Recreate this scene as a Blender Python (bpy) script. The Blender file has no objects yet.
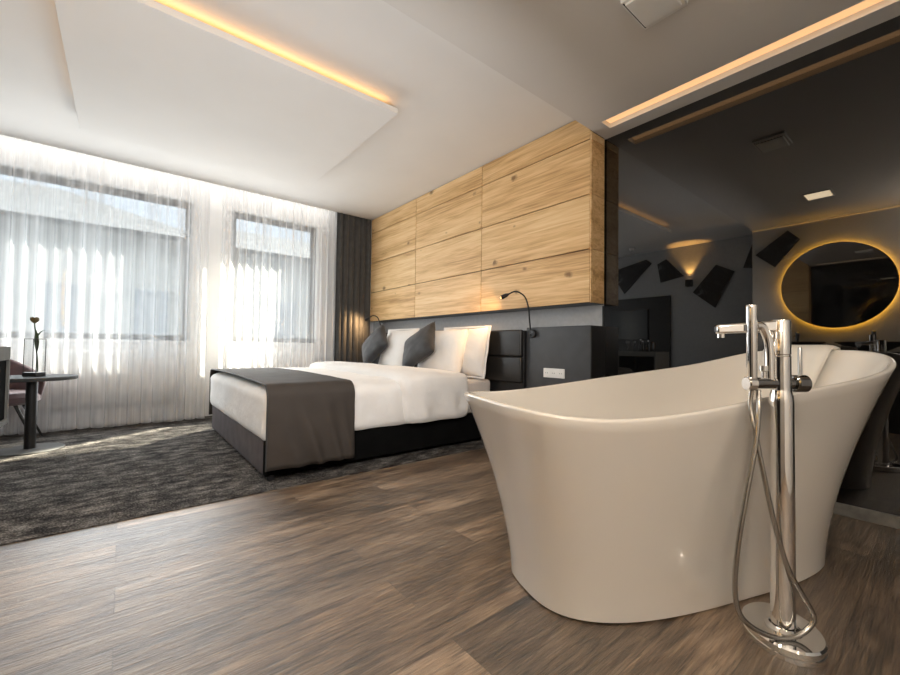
import bpy, math, random
from mathutils import Vector, Matrix, noise
random.seed(7)
PI = math.pi
SC = bpy.context.scene
COL = SC.collection

# ------------------------------------------------------------------ materials
class NT:
    def __init__(s, name):
        s.m = bpy.data.materials.new(name); s.m.use_nodes = True
        s.t = s.m.node_tree; s.b = s.t.nodes['Principled BSDF']; s.o = s.t.nodes['Material Output']
    def n(s, typ, **kw):
        nd = s.t.nodes.new(typ)
        for k, v in kw.items():
            if k.startswith('i_'):
                key = k[2:]
                nd.inputs[int(key) if key.isdigit() else key.replace('_', ' ')].default_value = v
            else:
                setattr(nd, k, v)
        return nd
    def l(s, a, b):
        s.t.links.new(a, b)
    def coords(s, scale=(1, 1, 1), kind='Object'):
        tc = s.n('ShaderNodeTexCoord'); mp = s.n('ShaderNodeMapping')
        mp.inputs['Scale'].default_value = scale
        s.l(tc.outputs[kind], mp.inputs['Vector'])
        return mp.outputs['Vector']
    def ramp(s, fac, stops):
        r = s.n('ShaderNodeValToRGB'); e = r.color_ramp.elements
        while len(e) < len(stops): e.new(0.5)
        for el, (p, c) in zip(e, stops):
            el.position = p; el.color = (*c, 1) if len(c) == 3 else c
        s.l(fac, r.inputs['Fac']); return r.outputs['Color']
    def bump(s, height, strength=.3, dist=.002):
        b = s.n('ShaderNodeBump'); b.inputs['Strength'].default_value = strength; b.inputs['Distance'].default_value = dist
        s.l(height, b.inputs['Height']); s.l(b.outputs['Normal'], s.b.inputs['Normal'])

def srgb(r, g, b):
    f = lambda c: (c/255/12.92) if c/255 <= .04045 else ((c/255+.055)/1.055)**2.4
    return (f(r), f(g), f(b))

def mat(name, col, rough=.5, metal=0, var=0, vscale=8, bump=0, bscale=60, spec=.5, sheen=0, coat=0, emit=None, estr=0, ior=None):
    q = NT(name); b = q.b
    b.inputs['Base Color'].default_value = (*col, 1)
    b.inputs['Roughness'].default_value = rough; b.inputs['Metallic'].default_value = metal
    b.inputs['Specular IOR Level'].default_value = spec
    if ior: b.inputs['IOR'].default_value = ior
    if sheen: b.inputs['Sheen Weight'].default_value = sheen
    if coat: b.inputs['Coat Weight'].default_value = coat; b.inputs['Coat Roughness'].default_value = .04
    if emit: b.inputs['Emission Color'].default_value = (*emit, 1); b.inputs['Emission Strength'].default_value = estr
    if var:
        n = q.n('ShaderNodeTexNoise', i_Scale=vscale, i_Detail=5.)
        q.l(q.coords(), n.inputs['Vector'])
        c = q.ramp(n.outputs['Fac'], [(.3, tuple(x*(1-var) for x in col)), (.7, tuple(min(1, x*(1+var)) for x in col))])
        q.l(c, b.inputs['Base Color'])
    if bump:
        n = q.n('ShaderNodeTexNoise', i_Scale=bscale, i_Detail=4.)
        q.l(q.coords(), n.inputs['Vector']); q.bump(n.outputs['Fac'], bump)
    return q.m

M = {}
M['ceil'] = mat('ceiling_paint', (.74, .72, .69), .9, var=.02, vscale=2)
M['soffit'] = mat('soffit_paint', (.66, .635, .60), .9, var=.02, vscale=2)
M['wall'] = mat('wall_paint', (.80, .805, .81), .9, var=.03, vscale=3)
M['wall_grey'] = mat('grey_wallpaper', (.40, .41, .42), .7, var=.06, vscale=30)
M['wall_dark'] = mat('warm_grey_plaster', (.42, .40, .37), .8, var=.06, vscale=4)
M['frame'] = mat('window_frame_grey', srgb(88, 90, 93), .5, var=.04)
M['white_metal'] = mat('white_enamel', (.80, .80, .79), .4, var=.02)
M['black'] = mat('black_lacquer', (.012, .012, .013), .35, var=.2, vscale=20)
M['black_matt'] = mat('matt_black', (.006, .006, .006), 1, var=.2, spec=.02)
M['black_metal'] = mat('black_metal', (.015, .015, .015), .4, metal=.3, var=.1)
M['black_panel'] = mat('charcoal_panel', (.045, .047, .05), .38, var=.12, vscale=12)
M['chrome'] = mat('chrome', (.86, .85, .83), .06, metal=1, var=.01)
M['chrome_dark'] = mat('dark_chrome', (.20, .20, .20), .12, metal=1, var=.05)
M['hose'] = mat('ribbed_hose_steel', (.42, .40, .37), .22, metal=1, var=.05)
M['alu'] = mat('aluminium', (.55, .55, .55), .3, metal=1, var=.04)
M['plastic'] = mat('white_plastic', (.78, .77, .74), .4, var=.02)
M['plastic_dark'] = mat('grey_plastic', (.12, .12, .12), .4, var=.05)
M['tub'] = mat('glazed_acrylic', (.84, .81, .76), .12, var=.015, vscale=2, coat=.6)
M['towel'] = mat('soft_white_vinyl', (.82, .79, .73), .55, var=.02, bump=.1, bscale=40)
M['leather'] = mat('black_leather', (.014, .013, .012), .38, var=.15, vscale=30, bump=.25, bscale=260)
M['cotton'] = mat('white_cotton', (.74, .72, .69), .9, var=.03, vscale=6, bump=.6, bscale=14, sheen=.2)
M['sheet'] = mat('cream_sheet', (.62, .57, .53), .9, var=.04, vscale=9, bump=.15, bscale=60)
M['velvet'] = mat('mauve_grey_velvet', (.115, .102, .105), .95, spec=.1, var=.14, vscale=9, bump=.15, bscale=200)
M['runner'] = mat('taupe_satin', (.046, .038, .032), .75, var=.12, vscale=6, bump=.4, bscale=9, spec=.25)
M['piping'] = mat('dark_piping', (.03, .03, .03), .6, var=.1)
M['cushion'] = mat('grey_velvet_cushion', (.038, .039, .042), .7, var=.4, vscale=7, spec=.3, sheen=.15, bump=.12, bscale=120)
M['mauve'] = mat('mauve_upholstery', (.12, .078, .086), .85, var=.12, vscale=12, bump=.2, bscale=150, sheen=.3)
M['drape'] = mat('charcoal_drape', (.055, .055, .054), .85, var=.18, vscale=14, bump=.1, bscale=200, sheen=.2)
M['grey_slab'] = mat('grey_laminate', srgb(112, 112, 108), .9, spec=.1, var=.06, vscale=14)
M['table_top'] = mat('dark_grey_laminate', (.05, .052, .053), .7, spec=.2, var=.12, vscale=12)
M['base_metal'] = mat('brushed_base_metal', (.09, .09, .088), .7, spec=.2, var=.1)
M['stem'] = mat('tulip_green', (.03, .055, .02), .6, var=.25)
M['petal'] = mat('tulip_petal_brown', (.10, .075, .03), .6, var=.35, vscale=40)
M['roof'] = mat('weathered_roof', (.095, .09, .085), .9, var=.2, vscale=3)
M['facade'] = mat('grey_facade', (.34, .325, .30), .9, var=.10, vscale=2)
M['facade_win'] = mat('facade_window', (.20, .21, .22), .2, var=.2)
M['ground'] = mat('grey_paving', (.2, .2, .2), .95, var=.2, vscale=1)
M['tv'] = mat('tv_screen', (.02, .025, .025), .12, var=.1)
M['kit'] = mat('dark_tinted_kit', (.02, .02, .02), .2, var=.2)
M['bath_floor'] = mat('wood_sill', (.17, .16, .14), .5, var=.3, vscale=20)
M['led_panel'] = mat('warm_led', (.8, .6, .3), .5, emit=(1, .50, .15), estr=5.2, var=.01)
M['led_dim'] = mat('dim_warm_led', (.8, .6, .3), .5, emit=(1, .58, .24), estr=2.0, var=.01)
M['led_soffit'] = mat('peach_led', (.3, .2, .12), .5, emit=(1., .55, .25), estr=1.0, var=.01)
M['led_mirror'] = mat('amber_led', (.8, .6, .2), .5, emit=(1., .50, .05), estr=80.0, var=.01)
M['led_down'] = mat('downlight_diffuser', (.9, .8, .7), .5, emit=(1., .80, .52), estr=6.0, var=.01)
M['led_line'] = mat('gold_led_line', (.9, .7, .4), .5, emit=(1., .60, .22), estr=.9, var=.01)
M['bulb'] = mat('reading_bulb', (.9, .7, .4), .5, emit=(1., .55, .2), estr=14, var=.01)

for k_, d_ in (('cotton', .012), ('runner', .010), ('sheet', .006), ('cushion', .006)):
    for nd in M[k_].node_tree.nodes:
        if nd.type == 'BUMP': nd.inputs['Distance'].default_value = d_

def floor_mat():
    q = NT('oak_vinyl_planks')
    v = q.coords()
    br = q.n('ShaderNodeTexBrick', offset=.37, offset_frequency=2)
    br.inputs['Color1'].default_value = (0, 0, 0, 1); br.inputs['Color2'].default_value = (1, 1, 1, 1); br.inputs['Mortar'].default_value = (.5, .5, .5, 1)
    br.inputs['Scale'].default_value = 1; br.inputs['Mortar Size'].default_value = .0012; br.inputs['Bias'].default_value = 0
    br.inputs['Brick Width'].default_value = 1.22; br.inputs['Row Height'].default_value = .185
    q.l(v, br.inputs['Vector'])
    def grain(scale, sc, detail, dist=0., wmul=9.):
        mp = q.n('ShaderNodeMapping'); mp.inputs['Scale'].default_value = scale; q.l(v, mp.inputs['Vector'])
        w = q.n('ShaderNodeMath', operation='MULTIPLY'); q.l(br.outputs['Color'], w.inputs[0]); w.inputs[1].default_value = wmul
        n = q.n('ShaderNodeTexNoise', noise_dimensions='4D'); n.inputs['Scale'].default_value = sc; n.inputs['Detail'].default_value = detail
        n.inputs['Roughness'].default_value = .65; n.inputs['Distortion'].default_value = dist
        q.l(mp.outputs['Vector'], n.inputs['Vector']); q.l(w.outputs[0], n.inputs['W']); return n.outputs['Fac']
    g1 = grain((1.9, 26, 1), 2.0, 8., .9); g2 = grain((3.5, 85, 1), 2.2, 5., .3, 5.)
    g3 = grain((1.0, 3.0, 1), 2.2, 3., .4, 3.)
    mix = q.n('ShaderNodeMix', data_type='FLOAT'); mix.inputs[0].default_value = .38; q.l(g1, mix.inputs[2]); q.l(g2, mix.inputs[3])
    mix2 = q.n('ShaderNodeMix', data_type='FLOAT'); mix2.inputs[0].default_value = .35; q.l(mix.outputs[0], mix2.inputs[2]); q.l(g3, mix2.inputs[3])
    c0 = q.ramp(mix2.outputs[0], [(.39, (.024, .015, .009)), (.45, (.100, .064, .038)), (.51, (.225, .152, .096)), (.59, (.41, .30, .205))])
    g4 = grain((4.5, 120, 1), 2.0, 5., .5, 7.); g5 = grain((1.6, 9, 1), 2.6, 4., .8, 11.)
    pm = q.n('ShaderNodeMath', operation='MULTIPLY'); q.l(g4, pm.inputs[0]); q.l(g5, pm.inputs[1])
    pr = q.ramp(pm.outputs[0], [(.22, (1, 1, 1)), (.30, (.80, .79, .77)), (.34, (.30, .28, .26))])
    cm = q.n('ShaderNodeMix', data_type='RGBA', blend_type='MULTIPLY'); cm.inputs[0].default_value = 1; q.l(c0, cm.inputs[6]); q.l(pr, cm.inputs[7]); c = cm.outputs[2]
    hs = q.n('ShaderNodeHueSaturation'); q.l(c, hs.inputs['Color'])
    mr = q.n('ShaderNodeMapRange'); mr.inputs['To Min'].default_value = .62; mr.inputs['To Max'].default_value = 1.30
    q.l(br.outputs['Color'], mr.inputs['Value']); q.l(mr.outputs[0], hs.inputs['Value'])
    dk = q.n('ShaderNodeMix', data_type='RGBA', blend_type='MULTIPLY'); q.l(br.outputs['Fac'], dk.inputs[0]); q.l(hs.outputs['Color'], dk.inputs[6]); dk.inputs[7].default_value = (.35, .33, .3, 1)
    q.l(dk.outputs[2], q.b.inputs['Base Color'])
    rr = q.n('ShaderNodeMapRange'); rr.inputs['To Min'].default_value = .22; rr.inputs['To Max'].default_value = .42; q.l(g2, rr.inputs['Value']); q.l(rr.outputs[0], q.b.inputs['Roughness'])
    q.b.inputs['Coat Weight'].default_value = .85; q.b.inputs['Coat Roughness'].default_value = .29; q.b.inputs['Coat IOR'].default_value = 2.1
    q.bump(mix2.outputs[0], 1.0, .014)
    q.l(q.b.inputs['Normal'].links[0].from_socket, q.b.inputs['Coat Normal'])
    return q.m
M['floor'] = floor_mat()

def carpet_mat():
    q = NT('mottled_carpet'); v = q.coords((2.6, 4.4, 2))
    n = q.n('ShaderNodeTexNoise', i_Scale=2.6, i_Detail=9., i_Roughness=.72); q.l(v, n.inputs['Vector'])
    n2 = q.n('ShaderNodeTexNoise', i_Scale=130., i_Detail=3.); q.l(q.coords(), n2.inputs['Vector'])
    mx = q.n('ShaderNodeMix', data_type='FLOAT'); mx.inputs[0].default_value = .42; q.l(n.outputs['Fac'], mx.inputs[2]); q.l(n2.outputs['Fac'], mx.inputs[3])
    c = q.ramp(mx.outputs[0], [(.40, (.008, .007, .007)), (.475, (.035, .032, .030)), (.54, (.10, .093, .085)), (.63, (.25, .23, .21))])
    q.l(c, q.b.inputs['Base Color']); q.b.inputs['Roughness'].default_value = 1; q.b.inputs['Specular IOR Level'].default_value = .1
    q.bump(mx.outputs[0], 1., .012)
    return q.m
M['carpet'] = carpet_mat()

def oak_mat():
    q = NT('knotty_oak_veneer')
    tc = q.n('ShaderNodeTexCoord'); oi = q.n('ShaderNodeObjectInfo')
    w = q.n('ShaderNodeMath', operation='MULTIPLY'); w.inputs[1].default_value = 40; q.l(oi.outputs['Random'], w.inputs[0])
    # sparse knots
    mpk = q.n('ShaderNodeMapping'); mpk.inputs['Scale'].default_value = (.02, 1.7, 2.6); q.l(tc.outputs['Object'], mpk.inputs['Vector'])
    va = q.n('ShaderNodeVectorMath', operation='ADD'); q.l(mpk.outputs['Vector'], va.inputs[0]); q.l(w.outputs[0], va.inputs[1])
    vo = q.n('ShaderNodeTexVoronoi', voronoi_dimensions='2D'); vo.inputs['Scale'].default_value = 1.0
    sx = q.n('ShaderNodeSeparateXYZ'); cx_ = q.n('ShaderNodeCombineXYZ'); q.l(va.outputs[0], sx.inputs[0]); q.l(sx.outputs['Y'], cx_.inputs['X']); q.l(sx.outputs['Z'], cx_.inputs['Y']); q.l(cx_.outputs[0], vo.inputs['Vector'])
    nz = q.n('ShaderNodeTexNoise', i_Scale=30., i_Detail=3.); q.l(tc.outputs['Object'], nz.inputs['Vector'])
    sc_ = q.n('ShaderNodeSeparateColor'); q.l(vo.outputs['Color'], sc_.inputs[0])
    m1 = q.n('ShaderNodeMath', operation='MULTIPLY_ADD'); q.l(sc_.outputs[0], m1.inputs[0]); m1.inputs[1].default_value = .11; m1.inputs[2].default_value = .0
    m2_ = q.n('ShaderNodeMath', operation='SUBTRACT'); q.l(m1.outputs[0], m2_.inputs[0]); q.l(vo.outputs['Distance'], m2_.inputs[1])
    m3 = q.n('ShaderNodeMath', operation='MULTIPLY_ADD'); q.l(nz.outputs['Fac'], m3.inputs[0]); m3.inputs[1].default_value = -.08; q.l(m2_.outputs[0], m3.inputs[2])
    kn = q.n('ShaderNodeMapRange'); q.l(m3.outputs[0], kn.inputs['Value']); kn.inputs['From Min'].default_value = -.02; kn.inputs['From Max'].default_value = .035; kn.inputs['To Min'].default_value = 0; kn.inputs['To Max'].default_value = .9
    def grain(scale, sc, det, dis):
        mp = q.n('ShaderNodeMapping'); mp.inputs['Scale'].default_value = scale; q.l(tc.outputs['Object'], mp.inputs['Vector'])
        n = q.n('ShaderNodeTexNoise', noise_dimensions='4D'); n.inputs['Scale'].default_value = sc; n.inputs['Detail'].default_value = det; n.inputs['Distortion'].default_value = dis
        q.l(mp.outputs['Vector'], n.inputs['Vector']); q.l(w.outputs[0], n.inputs['W']); return n.outputs['Fac']
    g = grain((8, 1.1, 20), 1.6, 8., 1.1); g2 = grain((30, 2.6, 110), 1.5, 4., .2); g3 = grain((1, .35, 6), 1.4, 1., 0)
    mx = q.n('ShaderNodeMix', data_type='FLOAT'); mx.inputs[0].default_value = .35; q.l(g, mx.inputs[2]); q.l(g2, mx.inputs[3])
    m2 = q.n('ShaderNodeMix', data_type='FLOAT'); m2.inputs[0].default_value = .35; q.l(mx.outputs[0], m2.inputs[2]); q.l(g3, m2.inputs[3])
    c = q.ramp(m2.outputs[0], [(.38, (.42, .24, .095)), (.46, (.60, .375, .165)), (.53, (.73, .49, .24)), (.62, (.81, .59, .32))])
    dm = q.n('ShaderNodeMix', data_type='RGBA'); q.l(kn.outputs[0], dm.inputs[0]); q.l(c, dm.inputs[6]); dm.inputs[7].default_value = (.20, .105, .04, 1)
    q.l(dm.outputs[2], q.b.inputs['Base Color']); q.b.inputs['Roughness'].default_value = .5
    q.bump(mx.outputs[0], .15, .002)
    return q.m
M['oak'] = oak_mat()

def sheer_mat():
    q = NT('sheer_voile'); t = q.t
    tr = q.n('ShaderNodeBsdfTransparent'); df = q.n('ShaderNodeBsdfDiffuse'); tl = q.n('ShaderNodeBsdfTranslucent')
    df.inputs['Color'].default_value = (.86, .87, .89, 1); tl.inputs['Color'].default_value = (.86, .86, .86, 1)
    m1 = q.n('ShaderNodeMixShader'); m1.inputs[0].default_value = .55; q.l(df.outputs[0], m1.inputs[1]); q.l(tl.outputs[0], m1.inputs[2])
    lw = q.n('ShaderNodeLayerWeight'); lw.inputs['Blend'].default_value = .5
    mr = q.n('ShaderNodeMapRange'); mr.inputs['From Min'].default_value = .15; mr.inputs['From Max'].default_value = .95; mr.inputs['To Min'].default_value = .36; mr.inputs['To Max'].default_value = .90
    q.l(lw.outputs['Facing'], mr.inputs['Value'])
    wv = q.n('ShaderNodeTexNoise', i_Scale=300., i_Detail=1.); q.l(q.coords(), wv.inputs['Vector'])
    st = q.n('ShaderNodeTexNoise', i_Scale=1., i_Detail=3., i_Roughness=.6); q.l(q.coords((13, 1, .22)), st.inputs['Vector'])
    sr = q.n('ShaderNodeMapRange'); sr.inputs['From Min'].default_value = .35; sr.inputs['From Max'].default_value = .68; sr.inputs['To Min'].default_value = -.10; sr.inputs['To Max'].default_value = .24
    q.l(st.outputs['Fac'], sr.inputs['Value'])
    a0 = q.n('ShaderNodeMath', operation='ADD'); q.l(mr.outputs[0], a0.inputs[0]); q.l(sr.outputs[0], a0.inputs[1])
    ad = q.n('ShaderNodeMath', operation='MULTIPLY_ADD', use_clamp=True); ad.inputs[1].default_value = .08; q.l(wv.outputs['Fac'], ad.inputs[0]); q.l(a0.outputs[0], ad.inputs[2])
    m2 = q.n('ShaderNodeMixShader'); q.l(ad.outputs[0], m2.inputs[0]); q.l(tr.outputs[0], m2.inputs[1]); q.l(m1.outputs[0], m2.inputs[2])
    q.l(m2.outputs[0], q.o.inputs['Surface']); return q.m
M['sheer'] = sheer_mat()

def pane_mat(name, tint=(.95, .97, .97), refl=.015):
    q = NT(name); tr = q.n('ShaderNodeBsdfTransparent'); gl = q.n('ShaderNodeBsdfGlossy'); gl.inputs['Roughness'].default_value = .02
    n = q.n('ShaderNodeTexNoise', i_Scale=2.); q.l(q.coords(), n.inputs['Vector'])
    c = q.ramp(n.outputs['Fac'], [(.3, tint), (.7, tuple(x*.98 for x in tint))]); q.l(c, tr.inputs['Color'])
    mx = q.n('ShaderNodeMixShader'); mx.inputs[0].default_value = refl; q.l(tr.outputs[0], mx.inputs[1]); q.l(gl.outputs[0], mx.inputs[2]); q.l(mx.outputs[0], q.o.inputs['Surface']); return q.m
M['pane'] = pane_mat('clear_glass'); M['vase_glass'] = pane_mat('vase_glass', (.97, .98, .98), .06)
M['screen_glass'] = pane_mat('shower_screen_glass', (.72, .74, .70), .12)

def black_glass():
    q = NT('black_reflective_glass')
    n = q.n('ShaderNodeTexNoise', i_Scale=1.5); q.l(q.coords(), n.inputs['Vector'])
    c = q.ramp(n.outputs['Fac'], [(.3, (.003, .003, .003)), (.7, (.004, .004, .004))]); q.l(c, q.b.inputs['Base Color'])
    q.b.inputs['Roughness'].default_value = 0.0; q.b.inputs['IOR'].default_value = 1.9
    return q.m
M['black_glass'] = black_glass()
M['mirror'] = mat('mirror_silver', (.80, .80, .80), .01, metal=1, var=.005)

def art_mat():
    q = NT('black_marbled_print'); v = q.coords()
    n = q.n('ShaderNodeTexNoise', i_Scale=5., i_Detail=9., i_Distortion=1.6); q.l(v, n.inputs['Vector'])
    c = q.ramp(n.outputs['Fac'], [(.50, (.010, .010, .011)), (.60, (.03, .03, .03)), (.70, (.16, .16, .17))])
    q.l(c, q.b.inputs['Base Color']); q.b.inputs['Roughness'].default_value = .3; return q.m
M['art'] = art_mat()

# ------------------------------------------------------------------ geometry helpers
class MB:
    def __init__(s): s.v = []; s.f = []
    def add(s, vs, fs):
        o = len(s.v); s.v += [Vector(v) for v in vs]; s.f += [tuple(i+o for i in f) for f in fs]; return s
    def box(s, x0, x1, y0, y1, z0, z1):
        vs = [(x, y, z) for x in (x0, x1) for y in (y0, y1) for z in (z0, z1)]
        return s.add(vs, [(0, 1, 3, 2), (4, 6, 7, 5), (0, 4, 5, 1), (2, 3, 7, 6), (0, 2, 6, 4), (1, 5, 7, 3)])
    def grid(s, fn, nu, nv, closeu=False):
        vs = []; fs = []
        for i in range(nu+1 if not closeu else nu):
            for j in range(nv+1): vs.append(fn(i/nu, j/nv))
        N = nu if closeu else nu+1
        for i in range(nu):
            for j in range(nv):
                a = i*(nv+1)+j; b = ((i+1) % N)*(nv+1)+j
                fs.append((a, b, b+1, a+1))
        return s.add(vs, fs)
    def tube(s, pts, r, n=12, cap=True):
        pts = [Vector(p) for p in pts]; k = len(pts); rs = r if isinstance(r, (list, tuple)) else [r]*k
        vs = []; fs = []; prev = None
        for i, p in enumerate(pts):
            d = (pts[min(i+1, k-1)]-pts[max(i-1, 0)])
            d = d.normalized() if d.length > 1e-9 else Vector((0, 0, 1))
            if prev is None:
                a = d.orthogonal().normalized()
            else:
                a = prev-d*prev.dot(d); a = a.normalized() if a.length > 1e-6 else d.orthogonal().normalized()
            prev = a; b = d.cross(a)
            for j in range(n):
                t = 2*PI*j/n; vs.append(p+(a*math.cos(t)+b*math.sin(t))*rs[i])
        for i in range(k-1):
            for j in range(n):
                fs.append((i*n+j, i*n+(j+1) % n, (i+1)*n+(j+1) % n, (i+1)*n+j))
        if cap: fs.append(tuple(range(n-1, -1, -1))); fs.append(tuple((k-1)*n+j for j in range(n)))
        return s.add(vs, fs)
    def cyl(s, p0, p1, r, n=24, ch=.0):
        p0 = Vector(p0); p1 = Vector(p1); d = (p1-p0)
        if ch:
            u = d.normalized()*ch
            return s.tube([p0, p0+u, p1-u, p1], [r-ch, r, r, r-ch], n)
        return s.tube([p0, p1], [r, r], n)
    def lathe(s, c, prof, n=40, sx=1, sy=1, rot=0):
        vs = []; fs = []; c = Vector(c); m = len(prof); cr, sr = math.cos(rot), math.sin(rot)
        for j in range(n):
            t = 2*PI*j/n
            for r, z in prof:
                x, y = r*math.cos(t)*sx, r*math.sin(t)*sy
                vs.append(c+Vector((x*cr-y*sr, x*sr+y*cr, z)))
        for j in range(n):
            for i in range(m-1):
                a = j*m+i; b = ((j+1) % n)*m+i
                fs.append((a, b, b+1, a+1))
        return s.add(vs, fs)
    def rbox(s, x0, x1, y0, y1, z0, z1, r, n=(8, 8, 8), dis=None, skip=()):
        c = Vector(((x0+x1)/2, (y0+y1)/2, (z0+z1)/2)); h = Vector(((x1-x0)/2, (y1-y0)/2, (z1-z0)/2))
        ins = Vector([max(h[i]-r, 1e-4) for i in range(3)])
        def ticks(k, cnt):
            # dense ticks in rounded zone
            a = [-h[k], -h[k]+r*.3, -h[k]+r*.65, -h[k]+r]
            L = h[k]-r
            a += [-L+2*L*i/cnt for i in range(1, cnt)]
            a += [h[k]-r, h[k]-r*.65, h[k]-r*.3, h[k]]
            return a
        T = [ticks(k, n[k]) for k in range(3)]
        idx = {}; vs = []; fs = []
        def vert(p):
            key = tuple(round(q, 5) for q in p)
            if key in idx: return idx[key]
            P = Vector(p); q = Vector([max(-ins[i], min(ins[i], P[i])) for i in range(3)])
            d = P-q
            o = q+d.normalized()*r if d.length > 1e-9 else P
            nn = d.normalized() if d.length > 1e-9 else Vector((0, 0, 1))
            o = o+c
            if dis: o = dis(o, nn)
            idx[key] = len(vs); vs.append(o); return idx[key]
        for ax in range(3):
            u, v = (ax+1) % 3, (ax+2) % 3
            for sg in (-1, 1):
                if (ax, sg) in skip: continue
                for i in range(len(T[u])-1):
                    for j in range(len(T[v])-1):
                        q = []
                        for (a, b) in ((i, j), (i+1, j), (i+1, j+1), (i, j+1)):
                            p = [0, 0, 0]; p[ax] = sg*h[ax]; p[u] = T[u][a]; p[v] = T[v][b]; q.append(vert(p))
                        if len(set(q)) < 3: continue
                        fs.append(tuple(q) if sg > 0 else tuple(reversed(q)))
        return s.add(vs, fs)
    def xform(s, mtx):
        s.v = [mtx @ v for v in s.v]; return s
    def build(s, name, m, parent=None, origin=None, smooth=True, bevel=0, angle=35, solid=0, sub=0):
        if parent is not None:
            w = Vector((0, 0, 0)); p = parent
            while p is not None: w += Vector(p.location); p = p.parent
            org = w
        else:
            if origin is None:
                xs = [v.x for v in s.v]; ys = [v.y for v in s.v]; zs = [v.z for v in s.v]
                origin = ((min(xs)+max(xs))/2, (min(ys)+max(ys))/2, min(zs))
            org = Vector(origin)
        me = bpy.data.meshes.new(name); me.from_pydata([v-org for v in s.v], [], s.f); me.validate(); me.update()
        import bmesh
        bm = bmesh.new(); bm.from_mesh(me); bmesh.ops.remove_doubles(bm, verts=bm.verts, dist=1e-6); bmesh.ops.recalc_face_normals(bm, faces=bm.faces); bm.to_mesh(me); bm.free()
        if smooth:
            me.polygons.foreach_set('use_smooth', [True]*len(me.polygons))
            me.set_sharp_from_angle(angle=math.radians(angle))
        me.materials.append(m)
        o = bpy.data.objects.new(name, me); COL.objects.link(o)
        if parent is not None: o.parent = parent
        else: o.location = org
        if solid:
            md = o.modifiers.new('solid', 'SOLIDIFY'); md.thickness = solid; md.offset = 0
        if bevel:
            md = o.modifiers.new('bevel', 'BEVEL'); md.width = bevel; md.segments = 2; md.limit_method = 'ANGLE'
        if sub:
            md = o.modifiers.new('sub', 'SUBSURF'); md.levels = sub; md.render_levels = sub
        return o

def tag(o, label, cat, group=None):
    o['label'] = label; o['category'] = cat
    if group: o['group'] = group
    return o
def thing(name, label, cat, loc, group=None):
    o = bpy.data.objects.new(name, None); COL.objects.link(o); o.location = loc; o.empty_display_size = .05
    return tag(o, label, cat, group)
def struct(o, label=None):
    o['kind'] = 'structure'
    if label: o['label'] = label
    return o
def sempty(name, loc):
    o = bpy.data.objects.new(name, None); COL.objects.link(o); o.location = loc; o['kind'] = 'structure'; return o
def copy_tree(o, parent=None):
    c = o.copy(); COL.objects.link(c)
    if parent is not None: c.parent = parent
    for ch in list(o.children): copy_tree(ch, c)
    return c
def catmull(P, n=8):
    P = [Vector(p) for p in P]; out = []
    for i in range(len(P)-1):
        a = P[max(i-1, 0)]; b = P[i]; c = P[i+1]; d = P[min(i+2, len(P)-1)]
        for k in range(n):
            t = k/n
            out.append(.5*((2*b)+(c-a)*t+(2*a-5*b+4*c-d)*t*t+(-a+3*b-3*c+d)*t**3))
    out.append(P[-1]); return out
def sup(t, n):
    c, s_ = math.cos(t), math.sin(t)
    return math.copysign(abs(c)**(2/n), c), math.copysign(abs(s_)**(2/n), s_)

# ------------------------------------------------------------------ camera (calibrated from the photograph)
H = .85; F = 404.53; YAW, PIT, ROL = .67990, .024268, .012541
fw0 = Vector((math.sin(YAW), math.cos(YAW), 0)); rt0 = Vector((math.cos(YAW), -math.sin(YAW), 0)); up0 = Vector((0, 0, 1))
fw = fw0*math.cos(PIT)+up0*math.sin(PIT); u2 = -fw0*math.sin(PIT)+up0*math.cos(PIT)
rt = rt0*math.cos(ROL)+u2*math.sin(ROL); up = -rt0*math.sin(ROL)+u2*math.cos(ROL)
cam_d = bpy.data.cameras.new('camera'); cam = bpy.data.objects.new('camera', cam_d); COL.objects.link(cam)
cam_d.sensor_width = 36; cam_d.lens = F/900*36; cam_d.clip_start = .02
cam.matrix_world = Matrix(((rt.x, up.x, -fw.x, 0), (rt.y, up.y, -fw.y, 0), (rt.z, up.z, -fw.z, H), (0, 0, 0, 1)))
SC.camera = cam

ZC = 2.667; ZS = 2.515
XG = 2.94      # black glass plane
XW = -1.70     # wall with the television
XV = -.87      # vanity wall
YS = 1.70      # soffit edge
YB = -1.60     # back wall
YC = 5.22      # ceiling edge at curtain pocket
YW = 5.50      # window wall

# ------------------------------------------------------------------ setting
struct(MB().box(XW-.1, 3.1, YB-.1, 2.497, -.06, 0).build('floor', M['floor'], origin=(0, 0, 0), smooth=False), 'brown wood plank floor')
cp = MB().grid(lambda u, v: (XW+(2.95-XW)*u, 2.497+(YW-2.497)*v, .006), 20, 14)
cp.box(XW, 2.95, 2.497, YW, -.06, .0059)
tag(cp.build('carpet', M['carpet'], origin=(0, 0, 0), smooth=False), 'dark mottled grey carpet covering the bedroom half of the floor', 'carpet')
struct(MB().box(XW-.1, 3.1, YS, YC, ZC, ZC+.2).build('ceiling', M['ceil'], smooth=False), 'white main ceiling')
struct(MB().box(XW-.1, 3.1, YC, YW+.1, ZC+.14, ZC+.2).build('ceiling.001', M['ceil'], smooth=False), 'ceiling of the curtain pocket')
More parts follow.
